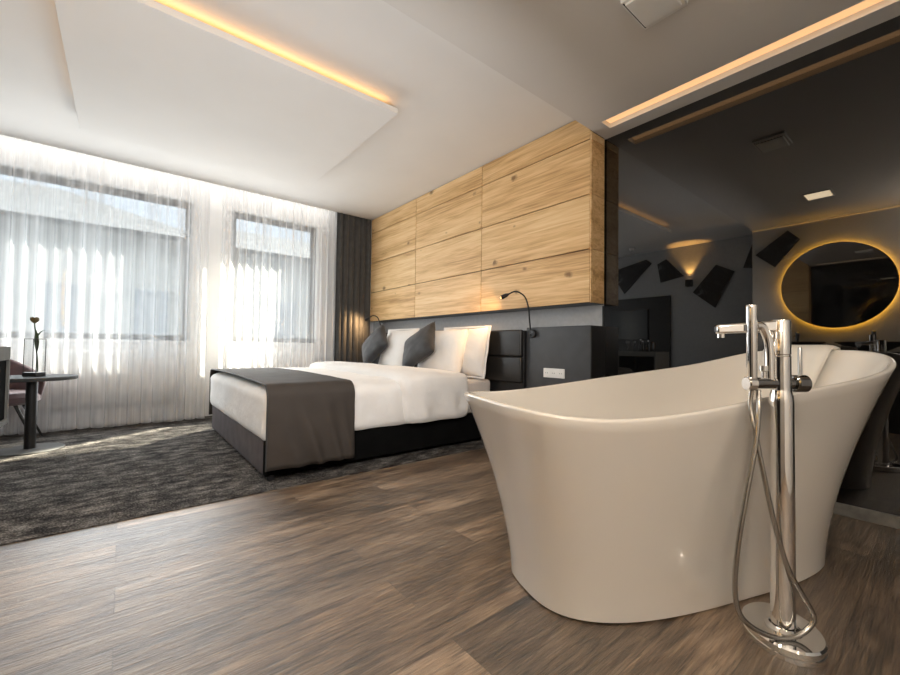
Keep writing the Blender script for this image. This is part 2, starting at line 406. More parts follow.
# lowered ceiling over the bath with a recessed slot for the light strip
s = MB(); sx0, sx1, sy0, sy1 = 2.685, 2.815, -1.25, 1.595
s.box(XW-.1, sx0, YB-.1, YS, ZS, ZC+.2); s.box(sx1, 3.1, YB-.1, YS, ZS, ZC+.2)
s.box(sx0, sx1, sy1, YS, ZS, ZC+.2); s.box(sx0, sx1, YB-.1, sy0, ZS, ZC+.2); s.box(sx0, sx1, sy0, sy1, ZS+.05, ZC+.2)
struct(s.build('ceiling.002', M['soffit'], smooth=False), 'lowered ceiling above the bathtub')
struct(MB().box(XW-.15, XW, YS, YW+.2, -.06, ZC+.2).build('wall_left', M['wall_grey'], smooth=False))
struct(MB().box(XW-.15, XV, YB-.1, YS+.01, -.06, ZS).build('wall_vanity', M['wall_dark'], smooth=False))
struct(MB().box(2.95, 3.1, YS, YW+.2, -.06, ZC+.2).build('wall_right', M['wall_grey'], smooth=False))
struct(MB().box(XW-.15, 3.1, YB-.15, YB, -.06, ZS).build('wall_back', M['wall'], smooth=False))
W1 = (-1.46, .60); W2 = (1.0, 2.07); WZ = (.885, 2.50)
w = MB(); ya, yb = YW, YW+.22
w.box(XW-.15, W1[0], ya, yb, -.06, ZC+.2); w.box(W1[1], W2[0], ya, yb, -.06, ZC+.2); w.box(W2[1], 3.1, ya, yb, -.06, ZC+.2)
for a, b in (W1, W2):
    w.box(a, b, ya, yb, -.06, WZ[0]); w.box(a, b, ya, yb, WZ[1], ZC+.2)
struct(w.build('wall_window', M['wall'], smooth=False))
def window(n, x0, x1, mulls):
    r = sempty('window_%d' % n, ((x0+x1)/2, YW+.1, WZ[0]))
    t = .065; a, b = YW+.08, YW+.14
    f = MB().box(x0, x0+t, a, b, *WZ).box(x1-t, x1, a, b, *WZ).box(x0, x1, a, b, WZ[0], WZ[0]+t).box(x0, x1, a, b, WZ[1]-t, WZ[1])
    for mx in mulls: f.box(mx-.045, mx+.045, a, b, *WZ)
    f.build('window_frame', M['frame'], r, bevel=.004)
    MB().box(x0+t, x1-t, YW+.105, YW+.112, WZ[0]+t, WZ[1]-t).build('pane', M['pane'], r, smooth=False)
    MB().box(x0-.03, x1+.03, YW-.03, YW+.08, WZ[0]-.03, WZ[0]).build('window_sill', M['white_metal'], r, bevel=.004)
window(1, *W1, []); window(2, *W2, [])
# black glass wall beside the bath and its sill
struct(MB().box(XG, XG+.012, YB, YS+.012, .062, ZS).build('wall_glass', M['black_glass'], smooth=False), 'black reflective glass wall behind the bathtub')
struct(MB().box(XG-.012, XG+.1, YB, YS+.01, 0, .062).build('baseboard_glass', M['bath_floor'], bevel=.003))
struct(MB().box(XG-.008, XG+.004, YS+.012, YS+.022, .062, 1.19).build('trim_1', M['black_metal'], smooth=False), 'thin metal edge of the glass wall')
struct(MB().box(XV, XV+.012, YB, YS, ZS-.022, ZS-.008).build('trim_2', M['led_line'], smooth=False), 'gold light line along the top of the vanity wall')

# ------------------------------------------------------------------ ceiling fittings
px0, px1, py0, py1, pz0, pz1 = -.312, 1.538, 2.55, 4.39, 2.57, 2.612
t = thing('ceiling_panel', 'large white floating ceiling panel edged with warm hidden light', 'ceiling panel', ((px0+px1)/2, (py0+py1)/2, pz0))
MB().box(px0, px1, py0, py1, pz0, pz1).build('panel', M['ceil'], t, bevel=.002)
MB().box(px0+.25, px1-.25, py0+.25, py1-.25, pz1, ZC).build('mounting_frame', M['ceil'], t, smooth=False)
e = .045
MB().box(px0+.06, px1-.06, py0+e, py0+e+.02, pz1, pz1+.014).build('led_strip', M['led_panel'], t, smooth=False)
MB().box(px0+e, px0+e+.02, py0+.06, py1-.35, pz1, pz1+.014).build('led_strip', M['led_dim'], t, smooth=False)
t = thing('light_strip', 'long recessed peach light strip in the lowered ceiling above the bathtub', 'light', ((sx0+sx1)/2, (sy0+sy1)/2, ZS))
MB().box(sx0+.004, sx1-.004, sy0+.004, sy1-.004, ZS+.035, ZS+.05).build('diffuser', M['led_soffit'], t, smooth=False)
MB().box(sx0, sx0+.004, sy0, sy1, ZS, ZS+.05).box(sx1-.004, sx1, sy0, sy1, ZS, ZS+.05).box(sx0, sx1, sy1-.004, sy1, ZS, ZS+.05).build('trim_profile', M['plastic'], t, smooth=False)
t = thing('ceiling_vent', 'white square ventilation unit on the lowered ceiling, cut off by the top edge', 'vent', (1.92, .865, ZS))
MB().box(1.80, 2.05, .765, .97, ZS-.022, ZS).build('frame', M['plastic'], t, bevel=.004)
MB().rbox(1.815, 2.02, .78, .955, ZS-.034, ZS-.021, .006, (4, 4, 1)).build('cover_plate', M['plastic'], t)
MB().box(1.81, 2.035, .957, .962, ZS-.0235, ZS-.0215).build('slot', M['black'], t, smooth=False)
t = thing('downlight', 'small square recessed downlight over the bathroom, seen only as a reflection in the black glass', 'light', (.19, .86, ZS))
MB().box(.06, .075, .745, .975, ZS-.008, ZS).box(.305, .32, .745, .975, ZS-.008, ZS).box(.075, .305, .745, .76, ZS-.008, ZS).box(.075, .305, .96, .975, ZS-.008, ZS).build('frame', M['plastic'], t, smooth=False)
MB().box(.075, .305, .76, .96, ZS-.005, ZS).build('diffuser', M['led_down'], t, smooth=False)
t = thing('smoke_detector', 'round white smoke detector on the ceiling near the television wall, seen in the black glass', 'smoke detector', (-1.02, 3.49, ZC-.045))
MB().lathe((-1.02, 3.49, ZC-.085), [(0, 0), (.03, 0), (.045, .012), (.055, .04)], 24).build('housing', M['plastic'], t)
MB().lathe((-1.02, 3.49, ZC-.09), [(0, 0), (.012, 0), (.014, .006)], 12).build('sensor', M['plastic_dark'], t)

# ------------------------------------------------------------------ oak wall cladding
t = thing('wood_wall_cladding', 'knotty oak panelling in twelve boards above the bed', 'wall panelling', (2.84, 3.48, 1.20))
ys = [1.712, 2.912, 4.075, 5.215]; zs = [1.203, 1.612, 2.034, 2.458, 2.664]; g = .004
DW = 2.74
for i in range(3):
    for j in range(4):
        y0, y1, z0, z1 = ys[i]+g, ys[i+1]-g, zs[j]+g, zs[j+1]-g
        if i == 0 and j == 3: y0 = 1.712+g
        o = MB().box(DW, DW+.02, y0-(0 if i else 0), y1, z0, z1).build('board', M['oak'], t, bevel=.0015)
for j in range(4):
    z1 = zs[j+1] if j < 3 else ZS-.002
    MB().box(DW+.024, 2.925, 1.702, 1.724, zs[j]+.002, z1-.002).build('side_board', M['oak'], t, bevel=.0015)
MB().box(DW+.022, 2.95, 1.726, 5.215, 1.203, 2.66).build('backing', M['black'], t, smooth=False)
MB().box(DW, DW+.022, 1.702, 1.712, 1.203, ZS-.002).build('edge_strip', M['oak'], t, smooth=False)

# ------------------------------------------------------------------ bedside panels, headboard, sockets, lamps
for nm, y0, y1, lab in (('n', 1.70, 2.325, 'charcoal wall panel with the socket, between headboard and black glass'), ('f', 4.742, 5.20, 'charcoal wall panel in the window corner beyond the headboard')):
    t = thing('bedside_panel', lab, 'wall panel', (2.84, (y0+y1)/2, 0))
    MB().box(2.742, 2.949, y0, y1, .0065, 1.03).build('body', M['black'], t, bevel=.002)
    MB().box(2.738, 2.742, y0+.004, y1-.002, .01, 1.026).build('front', M['black_panel'], t, smooth=False)
t = thing('headboard', 'black padded leather headboard with two stitched rows behind the pillows', 'headboard', (2.72, 3.62, .06))
MB().box(2.715, 2.949, 2.332, 4.735, .06, 1.005).build('frame', M['black'], t, bevel=.003)
for (y0, y1) in ((2.332, 3.535), (3.535, 4.735)):
    for (z0, z1) in ((.545, .774), (.776, 1.012)):
        MB().rbox(2.675, 2.72, y0+.002, y1-.002, z0, z1, .018, (1, 6, 3)).build('pad', M['leather'], t)
t = thing('power_socket', 'white three gang power socket on the charcoal panel beside the bed', 'socket', (2.735, 2.03, .61))
yA, yB_, zA, zB_ = 1.927, 2.132, .612, .688
MB().box(2.728, 2.738, yA, yB_, zA, zB_).build('plate', M['plastic'], t, bevel=.002)
for k in range(3):
    yc = yA+.034+k*.0685
    MB().cyl((2.7265, yc, .65), (2.7285, yc, .65), .023, 24).build('socket_face', M['plastic'], t)
    mm = MB()
    for dy in (-.009, .009): mm.cyl((2.7258, yc+dy, .65), (2.7268, yc+dy, .65), .0035, 8)
    mm.build('pin_hole', M['plastic_dark'], t)
# reading lamp
def lamp(base, pts, label):
    bx_, by_, bz_ = base
    t = thing('reading_lamp', label, 'lamp', base, 'gooseneck reading lamps')
    MB().cyl((bx_-.001, by_, bz_), (bx_-.03, by_, bz_), .036, 28, .006).build('wall_mount', M['black_metal'], t)
    MB().cyl((bx_-.03, by_+.012, bz_-.012), (bx_-.04, by_+.012, bz_-.012), .008, 12).build('switch_knob', M['black_metal'], t)
    P = catmull(pts, 10); MB().tube(P, .0065, 10).build('gooseneck', M['black_metal'], t)
    d = (P[-1]-P[-2]).normalized(); a = P[-1]
    h = MB().tube([a-d*.005, a+d*.01, a+d*.02, a+d*.065, a+d*.07], [.008, .013, .017, .020, .019], 16).build('lamp_head', M['black_metal'], t)
    MB().cyl(a+d*.0695, a+d*.074, .013, 16).build('bulb', M['bulb'], h)
    L = bpy.data.lights.new('reading_light', 'SPOT'); L.energy = 20; L.color = (1, .60, .28); L.spot_size = 2.3; L.spot_blend = .8; L.shadow_soft_size = .02
    lo = bpy.data.objects.new('reading_light', L); COL.objects.link(lo); lo.location = a+d*.08
    lo.rotation_euler = d.to_track_quat('-Z', 'Y').to_euler()
lamp((2.738, 2.245, .975), [(2.715, 2.262, .995), (2.70, 2.262, 1.10), (2.68, 2.258, 1.20), (2.65, 2.275, 1.29), (2.62, 2.345, 1.338), (2.60, 2.415, 1.318)], 'black gooseneck reading lamp above the charcoal panel with the socket')
lamp((2.738, 4.82, .965), [(2.715, 4.82, .985), (2.70, 4.815, 1.08), (2.68, 4.82, 1.17), (2.655, 4.85, 1.245), (2.625, 4.91, 1.265), (2.60, 4.97, 1.24)], 'black gooseneck reading lamp beside the grey drape')

# ------------------------------------------------------------------ bed
t = thing('bed', 'wide upholstered bed with grey velvet foot and black side rail', 'bed', (1.7, 3.64, 0))
MB().box(.728, 2.66, 2.675, 4.57, .035, .262).build('side_rail', M['black_matt'], t, bevel=.006)
MB().rbox(.700, .730, 2.735, 4.575, .032, .262, .012, (1, 10, 3)).build('foot_panel', M['velvet'], t)
MB().rbox(.704, .735, 2.672, 2.733, .032, .262, .010, (1, 1, 3)).build('corner_post', M['black_matt'], t)
for x, y in ((.745, 2.70), (.745, 4.54), (2.6, 2.70), (2.6, 4.54)):
    MB().cyl((x, y, .0065), (x, y, .036), .026, 16).build('leg', M['black'], t)
MB().rbox(.735, 2.672, 2.682, 4.56, .262, .558, .035, (8, 8, 3)).build('mattress', M['sheet'], t)

def wr(amp, sc, seed=0, an=(1, 1, 1)):
    def f(p, n):
        q = Vector((p.x*an[0], p.y*an[1], p.z*an[2]))*sc+Vector((seed, seed*2.3, -seed))
        return p+n*(noise.fractal(q, 1., 2., 3)*amp)
    return f
def duvet_dis(p, n):
    q = p.copy()
    k = noise.fractal(Vector((p.x*3, p.y*3, p.z*3)), 1, 2, 3)*.010
    # cloth wrinkles on the near side radiating from the top edge
    if n.y < -.5:
        hang = max(0, (.55-p.z)/.3)
        k += hang*(.024*math.sin(p.x*23+p.z*9+2*noise.noise(Vector((p.x*3, 0, p.z*4))))+.012*noise.noise(Vector((p.x*9+p.z*8, 1, p.z*5))))
    if p.z < .34: n = Vector((n.x, n.y, 0)); k *= .6
    q = q+n*k
    if n.z > .5:
        cx = (p.x-.67)/1.7
        q.z += .034*max(0, math.sin(min(1, max(0, cx))*PI))*1.0*min(1, (p.y-2.63)*4)
    if n.x < -.5 and p.z > .5: q.x -= .006
    return q
dv = thing('duvet', 'white cotton duvet spread over the bed and hanging down its foot', 'duvet', (1.5, 3.63, .3))
MB().rbox(.676, 1.86, 2.632, 4.63, .232, .572, .075, (26, 30, 9), duvet_dis, skip=((2, -1),)).build('foot_section', M['cotton'], dv)
def fold_dis(p, n):
    q = duvet_dis(p, n)
    if n.z > .3: q.z += .012+.02*math.sin(min(1, max(0, (p.x-1.68)/.72))*PI)
    # hem swings toward the head of the bed on the near side
    if p.y < 2.75: q.x += (.60-p.z)*(.10 if p.x < 2.0 else -.02)
    # soft free end drops onto the mattress at the head
    return q
MB().rbox(1.655, 2.345, 2.590, 4.645, .238, .612, .07, (18, 30, 9), fold_dis, skip=((2, -1),)).build('folded_section', M['cotton'], dv)

def runner_fn(x0, x1):
    yn, yf, zt, r = 2.603, 4.66, .606, .085
    path = []
    for k in range(14): path.append((yn, .085+(zt-r-.085)*k/14, 'n'))
    for k in range(8): a = PI-k/8*PI/2; path.append((yn+r+r*math.cos(a), zt-r+r*math.sin(a), 'c'))
    for k in range(26): path.append((yn+r+(yf-yn-2*r)*k/26, zt+.012*math.sin(PI*k/26), 't'))
    for k in range(8): a = PI/2-k/8*PI/2; path.append((yf-r+r*math.cos(a), zt-r+r*math.sin(a), 'c'))
    for k in range(9): path.append((yf, zt-r-(zt-r-.15)*k/8, 'f'))
    def fn(u, v):
        y, z, tp = path[min(len(path)-1, int(round(v*(len(path)-1))))]
        x = x0+(x1-x0)*u
        if tp == 'n':
            hang = (zt-r-z)/.5
            d = 0
            for c0, w0, sl, am in ((.95, .035, .55, .020), (1.10, .03, .40, .016), (.82, .05, .5, .014), (1.2, .03, .25, .012)):
                dx = x-(c0+sl*(.3-z)*.6*1.0)
                d += am*math.exp(-(dx/w0)**2)
            y += -1.9*d*min(1, hang*1.5)+.006*noise.noise(Vector((x*6, z*6, 2)))
        else:
            z += .003*noise.noise(Vector((x*9, y*5, 1)))
        return (x, y, z)
    return fn, len(path)-1
rn = thing('bed_runner', 'taupe satin bed runner draped across the foot of the bed', 'bed runner', (.98, 3.63, .1))
fn, NP = runner_fn(.690, 1.262)
MB().grid(fn, 44, NP).build('cloth', M['runner'], rn, solid=.006, angle=80)
MB().tube([fn(0, k/NP) for k in range(NP+1)], .0055, 8).build('piping', M['piping'], rn)

# ------------------------------------------------------------------ pillows and cushions
def pillow_mb(wd, ht, th, nz=0, pinch=.06, seed=0, wr_=.006):
    m = MB(); N = 26
    def P(u, v, sg):
        a, b = 2*u-1, 2*v-1
        k = ((1-abs(a)**2.6)*(1-abs(b)**2.6))
        tt = max(0, k)**.45
        # concave sides, corners pulled out
        y = a*wd/2*(1-pinch*(1-b*b)*abs(a)**3); z = b*ht/2*(1-pinch*(1-a*a)*abs(b)**3)
        w = wr_*noise.fractal(Vector((a*2.2+seed, b*2.2, sg*3+seed)), 1, 2, 3)*min(1, k*4)
        return Vector((sg*(tt*th/2+w), y, z))
    for sg in (-1, 1):
        m.grid(lambda u, v: P(u, v, sg), N, N)
    return m
def pillow(label, mtx_loc, rot, wd, ht, th, seed, mt, group, name, cat, pinch=.05, flange=0):
    m = pillow_mb(wd, ht, th, pinch=pinch, seed=seed)
    R = Matrix.Translation(mtx_loc) @ Matrix.Rotation(rot[2], 4, 'Z') @ Matrix.Rotation(rot[1], 4, 'Y') @ Matrix.Rotation(rot[0], 4, 'X')
    m.xform(R)
    if flange:
        t = thing(name, label, cat, mtx_loc, group)
        m.build('pillow_body', mt, t, angle=80)
        f = MB(); k = []
        for a in range(0, 40):
            q = a/40*4; e = q % 1; sd = int(q)
            y, z = [(-1+2*e, -1), (1, -1+2*e), (1-2*e, 1), (-1, 1-2*e)][sd]
            k.append((y, z))
        def fl(u, v):
            y, z = k[int(round(u*40)) % 40]; o = 1+flange*v
            return R @ Vector((.004*math.sin(u*60)*v, y*wd/2*.965*o, z*ht/2*.965*o))
        f.grid(fl, 40, 2, closeu=True).build('flange', mt, t, solid=.004, angle=80)
        return t
    return tag(m.build(name, mt, origin=mtx_loc, angle=80), label, cat, group)
PG = 'white pillows against the headboard'
pillow('white flanged pillow at the near end, leaning on the black headboard', (2.58, 2.99, .81), (0, .16, 0), .66, .47, .17, 1, M['cotton'], PG, 'pillow', 'pillow', flange=.09)
pillow('white pillow in front of the flanged one, behind the near grey cushion', (2.45, 3.16, .80), (0, .26, .05), .64, .47, .18, 2, M['cotton'], PG, 'pillow', 'pillow')
pillow('white pillow at the far end leaning on the black headboard', (2.58, 4.14, .82), (0, .16, 0), .66, .48, .17, 3, M['cotton'], PG, 'pillow', 'pillow', flange=.07)
pillow('white pillow between the two grey cushions, slumped on the duvet', (2.42, 3.94, .80), (0, .36, -.06), .64, .48, .19, 4, M['cotton'], PG, 'pillow', 'pillow')
CG = 'grey velvet cushions on the bed'
pillow('grey velvet cushion nearest the bathtub, leaning on white pillows', (2.305, 3.345, .855), (-.62, .55, -.03), .44, .44, .15, 5, M['cushion'], CG, 'cushion', 'cushion', pinch=.09)
pillow('grey velvet cushion nearest the window, leaning on white pillows', (2.275, 4.21, .862), (-.85, .46, 0), .42, .42, .15, 6, M['cushion'], CG, 'cushion', 'cushion', pinch=.09)

# ------------------------------------------------------------------ curtains and radiators
def curtain_mb(x0, x1, ybase, ztop, zbot, pitch, amp, seed, n_per=11, rows=16, flare=.0, slit=None, hem=0, lean=0):
    per = max(2, int((x1-x0)/pitch)); nu = per*n_per
    rnd = random.Random(seed); ph = [rnd.uniform(-.9, .9) for _ in range(per+3)]; am = [rnd.uniform(.45, 1.25) for _ in range(per+3)]
    def fn(u, v):
        x = x0+(x1-x0)*u; q = u*per; i = int(q); e = q-i
        A = am[i]*(1-e)+am[i+1]*e; P = ph[i]*(1-e)+ph[i+1]*e
        low = .85+.3*v
        y = ybase+amp*A*low*math.sin(q*2*PI+P*(.4+1.2*v))+amp*.35*math.sin(q*4.7+seed+v)*v
        y -= flare*v*v
        x += amp*.6*math.cos(q*2*PI+P)*.6*low+lean*v
        z = ztop+(zbot-ztop)*v+hem*v*math.sin(q*1.3+seed)
        return (x, y, z)
    m = MB().grid(fn, nu, rows)
    if slit:
        a, b, za, zb = slit
        m.f = [f for f in m.f if not (a < sum(m.v[i].x for i in f)/4 < b and za < sum(m.v[i].z for i in f)/4 < zb)]
    return m
SG = 'sheer curtains on the window wall'
tag(curtain_mb(-1.62, .725, 5.275, ZC+.13, .02, .095, .026, 3, rows=18, flare=-.0, hem=.004).build('sheer_curtain', M['sheer'], angle=180), 'wide white sheer curtain in front of the left window', 'curtain', SG)
tag(curtain_mb(.845, 2.205, 5.275, ZC+.13, .02, .09, .026, 9, rows=18, hem=.004).build('sheer_curtain', M['sheer'], angle=180), 'white sheer curtain in front of the right window behind the bed', 'curtain', SG)
tag(curtain_mb(2.22, 2.735, 5.235, ZC+.12, .015, .085, .030, 5, rows=10).build('drape', M['drape'], angle=180), 'charcoal blackout drape gathered in the corner beside the wood panelling', 'curtain')
def radiator(x0, x1, label):
    t = thing('radiator', label, 'radiator', ((x0+x1)/2, 5.44, .2), 'white panel radiators')
    z0, z1 = .21, .765
    def fn(u, v):
        q = u*round((x1-x0)/.05); e = abs((q % 1)-.5)*2
        return (x0+(x1-x0)*u, 5.405-.014*min(1, max(0, (e-.25)*3)), z0+(z1-z0)*v)
    MB().grid(fn, int(round((x1-x0)/.05))*8, 2).build('ribbed_front', M['white_metal'], t, angle=60, solid=.002)
    MB().box(x0-.005, x1+.005, 5.40, 5.47, z1, z1+.012).build('top_grille', M['white_metal'], t, bevel=.003)
    MB().box(x0-.006, x0, 5.395, 5.47, z0, z1).build('side_cover', M['white_metal'], t, smooth=False)
    MB().box(x1, x1+.006, 5.395, 5.47, z0, z1).build('side_cover', M['white_metal'], t, smooth=False)
    MB().box(x0, x1, 5.43, 5.47, z0, z1-.02).build('rear_panel', M['white_metal'], t, smooth=False)
    for x in (x0+.12, x1-.12): MB().box(x-.02, x+.02, 5.47, 5.499, z0+.1, z1-.1).build('bracket', M['white_metal'], t, smooth=False)
    MB().tube(catmull([(x1+.006, 5.44, z0+.03), (x1+.04, 5.44, z0+.03), (x1+.05, 5.44, z0), (x1+.05, 5.44, .007)], 4), .009, 10).build('valve_pipe', M['white_metal'], t)
radiator(-1.15, .52, 'long white ribbed radiator under the left window behind the sheer curtain')
radiator(.98, 2.02, 'white ribbed radiator under the right window behind the bed')

# ------------------------------------------------------------------ side table, vase, tulip, armchair, console
tx, ty = -.548, 4.552
t = thing('side_table', 'round dark pedestal table with a flat disc base near the window', 'table', (tx, ty, .006))
MB().lathe((tx, ty, .553), [(0, 0), (.262, 0), (.268, .004), (.268, .022), (.264, .027), (0, .027)], 64).build('table_top', M['table_top'], t)
MB().cyl((tx, ty, .012), (tx, ty, .553), .034, 28).build('column', M['black_metal'], t)
MB().lathe((tx, ty, .006), [(0, 0), (.204, 0), (.206, .004), (.202, .009), (.04, .012), (0, .012)], 56).build('base_plate', M['base_metal'], t)
vx, vy, vz = tx+.012, ty-.02, .581; hw = .05
t = thing('vase', 'square clear glass vase with black edges on the round table', 'vase', (vx, vy, vz))
fr = MB(); ra = Matrix.Rotation(-.68, 3, 'Z')
cs = [Vector((vx, vy, 0))+ra @ Vector((a*hw, b*.035, 0)) for a, b in ((-1, -1), (1, -1), (1, 1), (-1, 1))]
zt = .875
for c in cs: fr.cyl((c.x, c.y, vz+.03), (c.x, c.y, zt), .0026, 6)
for i in range(4):
    a, b = cs[i], cs[(i+1) % 4]; fr.cyl((a.x, a.y, zt), (b.x, b.y, zt), .0026, 6)
fr.build('edge_frame', M['black_metal'], t)
gm = MB()
for i in range(4):
    a, b = cs[i], cs[(i+1) % 4]; gm.add([(a.x, a.y, vz+.03), (b.x, b.y, vz+.03), (b.x, b.y, zt), (a.x, a.y, zt)], [(0, 1, 2, 3)])
gm.build('glass_body', M['vase_glass'], t, smooth=False)
bm_ = MB(); dd = [Vector((vx, vy, 0))+ra @ Vector((a*(hw+.004), b*.04, 0)) for a, b in ((-1, -1), (1, -1), (1, 1), (-1, 1))]
bm_.add([(c.x, c.y, vz) for c in dd]+[(c.x, c.y, vz+.032) for c in dd], [(3, 2, 1, 0), (4, 5, 6, 7)]+[(i, (i+1) % 4, (i+1) % 4+4, i+4) for i in range(4)])
bm_.build('vase_base', M['black'], t, bevel=.003)
t = thing('tulip', 'single dark tulip standing in the square glass vase', 'flower', (vx, vy, vz+.034))
rx = ra @ Vector((1, 0, 0))
def vp(a, z): return (vx+rx.x*a, vy+rx.y*a, z)
stem = catmull([vp(.026, .618), vp(.022, .70), vp(.010, .80), vp(.004, .90), vp(-.008, .975), vp(-.010, 1.005)], 6)
MB().tube(stem, .0045, 8).build('stem', M['stem'], t)
def leaf(pts, wmax, name='leaf'):
    P = catmull(pts, 6); m = MB(); k = len(P)-1
    def fn(u, v):
        i = int(round(u*k)); p = P[i]; wd = wmax*math.sin(PI*min(.999, .12+.88*u))**.8
        side = Vector((rx.x, rx.y, .25)).normalized() if abs((P[-1]-P[0]).normalized().z) > .6 else Vector((0.2, .2, 1)).normalized()
        return p+side*wd*(v-.5)*2+Vector((-rx.y, rx.x, 0))*(-.006*(1-abs(2*v-1)))
    return m.grid(fn, k, 4).build(name, M['stem'], t, solid=.0015, angle=80)
leaf([vp(.010, .80), vp(.004, .86), vp(.006, .91), vp(.0, .955)], .014)
leaf([vp(.012, .77), vp(.02, .83), vp(.018, .88), vp(.022, .92)], .012)
leaf([vp(.018, .895), vp(.035, .925), vp(.055, .94), vp(.075, .945)], .009)
for k in range(6):
    a = k*PI/3
    def pf(u, v, a=a):
        th_ = a+(v-.5)*1.25; rr = (.008+.020*math.sin(min(1, u*1.15)*PI*.62))*(1-.12*u)*(1.06 if k % 2 else 1)
        return Vector(vp(-.010, 1.0))+Vector((rr*math.cos(th_), rr*math.sin(th_), u*.048*(1-.30*abs(2*v-1)**2*u)))
    MB().grid(pf, 8, 6).build('petal', M['petal'], t, solid=.0015, angle=80)
# armchair
ax, ay = -.83, 4.93
t = thing('armchair', 'mauve upholstered tub armchair on thin black legs behind the round table', 'armchair', (ax, ay, .006))
def shell(u, v):
    da = (u-.5)*math.radians(290); a = math.radians(140)+da
    r = .27+.03*v
    zt_ = .52+.27*max(0, math.cos(da*.62))**1.6
    return (ax+r*math.cos(a), ay+r*.95*math.sin(a), .36+(zt_-.36)*v)
m = MB().grid(lambda u, v: shell(u, v), 44, 8)
m.build('backrest', M['mauve'], t, solid=.05, angle=80, sub=1)
MB().lathe((ax, ay, .335), [(0, 0), (.26, 0), (.29, .02), (.295, .06), (.27, .095), (.2, .105), (0, .108)], 40, 1, .9).build('seat', M['mauve'], t)
for dx, dy in ((.2, .17), (.2, -.17), (-.2, .17), (-.2, -.17)):
    MB().tube([(ax+dx*.8, ay+dy*.8, .338), (ax+dx*1.45, ay+dy*1.05, .016)], [.013, .008], 10).build('leg', M['black_metal'], t)
# console
cx0, cx1, cy0, cy1 = -1.0, -.512, 2.86, 3.48
t = thing('console', 'grey framed console with a dark front, cut off by the left edge of the photo', 'cabinet', (-.75, 3.17, .006))
MB().box(cx0, cx1, cy0, cy1, .745, .822).build('top', M['grey_slab'], t, bevel=.002)
MB().box(cx0, cx1, cy0, cy1, .375, .40).build('bottom_board', M['grey_slab'], t, bevel=.002)
MB().box(cx0, cx1, cy1-.022, cy1, .40, .745).build('side_board', M['grey_slab'], t, smooth=False)
MB().box(cx0, cx1, cy0, cy0+.022, .40, .745).build('side_board', M['grey_slab'], t, smooth=False)
for k in range(2):
    ya_, yb__ = cy0+.024+k*.288, cy0+.024+k*.288+.284
    d = MB().box(cx0+.01, cx1-.012, ya_, yb__, .402, .743).build('door', M['black_matt'], t, bevel=.002)
MB().box(cx0+.05, cx0+.3, cy0+.1, cy1-.1, .006, .375).build('plinth', M['black'], t, smooth=False)
MB().box(cx0, cx0+.01, cy0+.02, cy1-.02, .40, .745).build('back_board', M['grey_slab'], t, smooth=False)
# small minibar items on the console (seen in the glass)
def glass_item(x, y, label):
    o = MB().lathe((x, y, .822), [(0, .002), (.02, 0), (.022, .002), (.005, .01), (.004, .05), (.012, .06), (.03, .10), (.032, .14), (.026, .17), (.025, .17), (.03, .14), (.028, .10), (.0, .063)], 20).build('wine_glass', M['vase_glass'])
    return tag(o, label, 'glass', 'wine glasses on the console')
glass_item(-.62, 3.36, 'clear wine glass on the grey console, nearest the window'); glass_item(-.64, 3.27, 'clear wine glass on the grey console, next to the bottles')
def bottle(x, y, h, label):
    t = thing('bottle', label, 'bottle', (x, y, .822), 'dark bottles on the console')
    MB().lathe((x, y, .822), [(0, 0), (.03, 0), (.032, .004), (.032, h*.55), (.012, h*.75), (.011, h*.96), (0, h*.96)], 20).build('bottle_body', M['kit'], t)
    MB().lathe((x, y, .822+h*.9), [(.0125, 0), (.0125, h*.1), (0, h*.1)], 14).build('cap', M['alu'], t)
bottle(-.66, 3.16, .20, 'dark bottle on the grey console, the tallest one'); bottle(-.60, 3.10, .17, 'dark bottle on the grey console, the short one at the edge'); bottle(-.70, 3.06, .18, 'dark bottle on the grey console, between tall bottle and kettle')
t = thing('kettle', 'small dark kettle on the grey console', 'kettle', (-.64, 2.97, .822))
MB().lathe((-.64, 2.97, .822), [(0, 0), (.06, 0), (.062, .01), (.05, .13), (.045, .15), (.01, .16), (0, .165)], 28).build('kettle_body', M['kit'], t)
MB().tube(catmull([(-.64, 3.018, .96), (-.64, 3.07, .95), (-.64, 3.075, .90), (-.64, 3.028, .85)], 5), .007, 8).build('handle', M['black_metal'], t)

# ------------------------------------------------------------------ bathtub
TQ = dict(cx=1.816, cy=.712, th=-.333, A=.900, B=.407, n=4.2, z0=.715, z1=.092, z2=-.02, z4=.075, db=-.048, Ab=.688, Bb=.298, nb=3.05)
ta = Vector((math.cos(TQ['th']), math.sin(TQ['th']), 0)); tb = Vector((-math.sin(TQ['th']), math.cos(TQ['th']), 0)); tc_ = Vector((TQ['cx'], TQ['cy'], 0))
def rim_z(C): return TQ['z0']+TQ['z1']*C+TQ['z2']*C*C+TQ['z4']*C**4
def tub_out(t, s_):
    f = s_**1.6; n = TQ['nb']*(1-f)+TQ['n']*f
    C, S = sup(t, n); Cr = sup(t, TQ['n'])[0]
    al = TQ['Ab']*(1-f)+TQ['A']*f; be = TQ['Bb']*(1-f)+TQ['B']*f; of = TQ['db']*(1-f)
    return tc_+ta*(of+al*C)+tb*be*S+Vector((0, 0, rim_z(Cr)*s_))
RW = .020
def tub_in(t, s_, off=0):
    f = s_**1.35; n = 3.0*(1-f)+TQ['n']*f
    C, S = sup(t, n); Cr = sup(t, TQ['n'])[0]
    al = (TQ['Ab']-.10)*(1-f)+(TQ['A']-RW)*f-off; be = (TQ['Bb']-.06)*(1-f)+(TQ['B']-RW)*f-off; of = TQ['db']*(1-f)
    zr = rim_z(Cr)
    return tc_+ta*(of+al*C)+tb*be*S+Vector((0, 0, .13+(zr-.13)*s_))
ANG = []
NT_ = 160
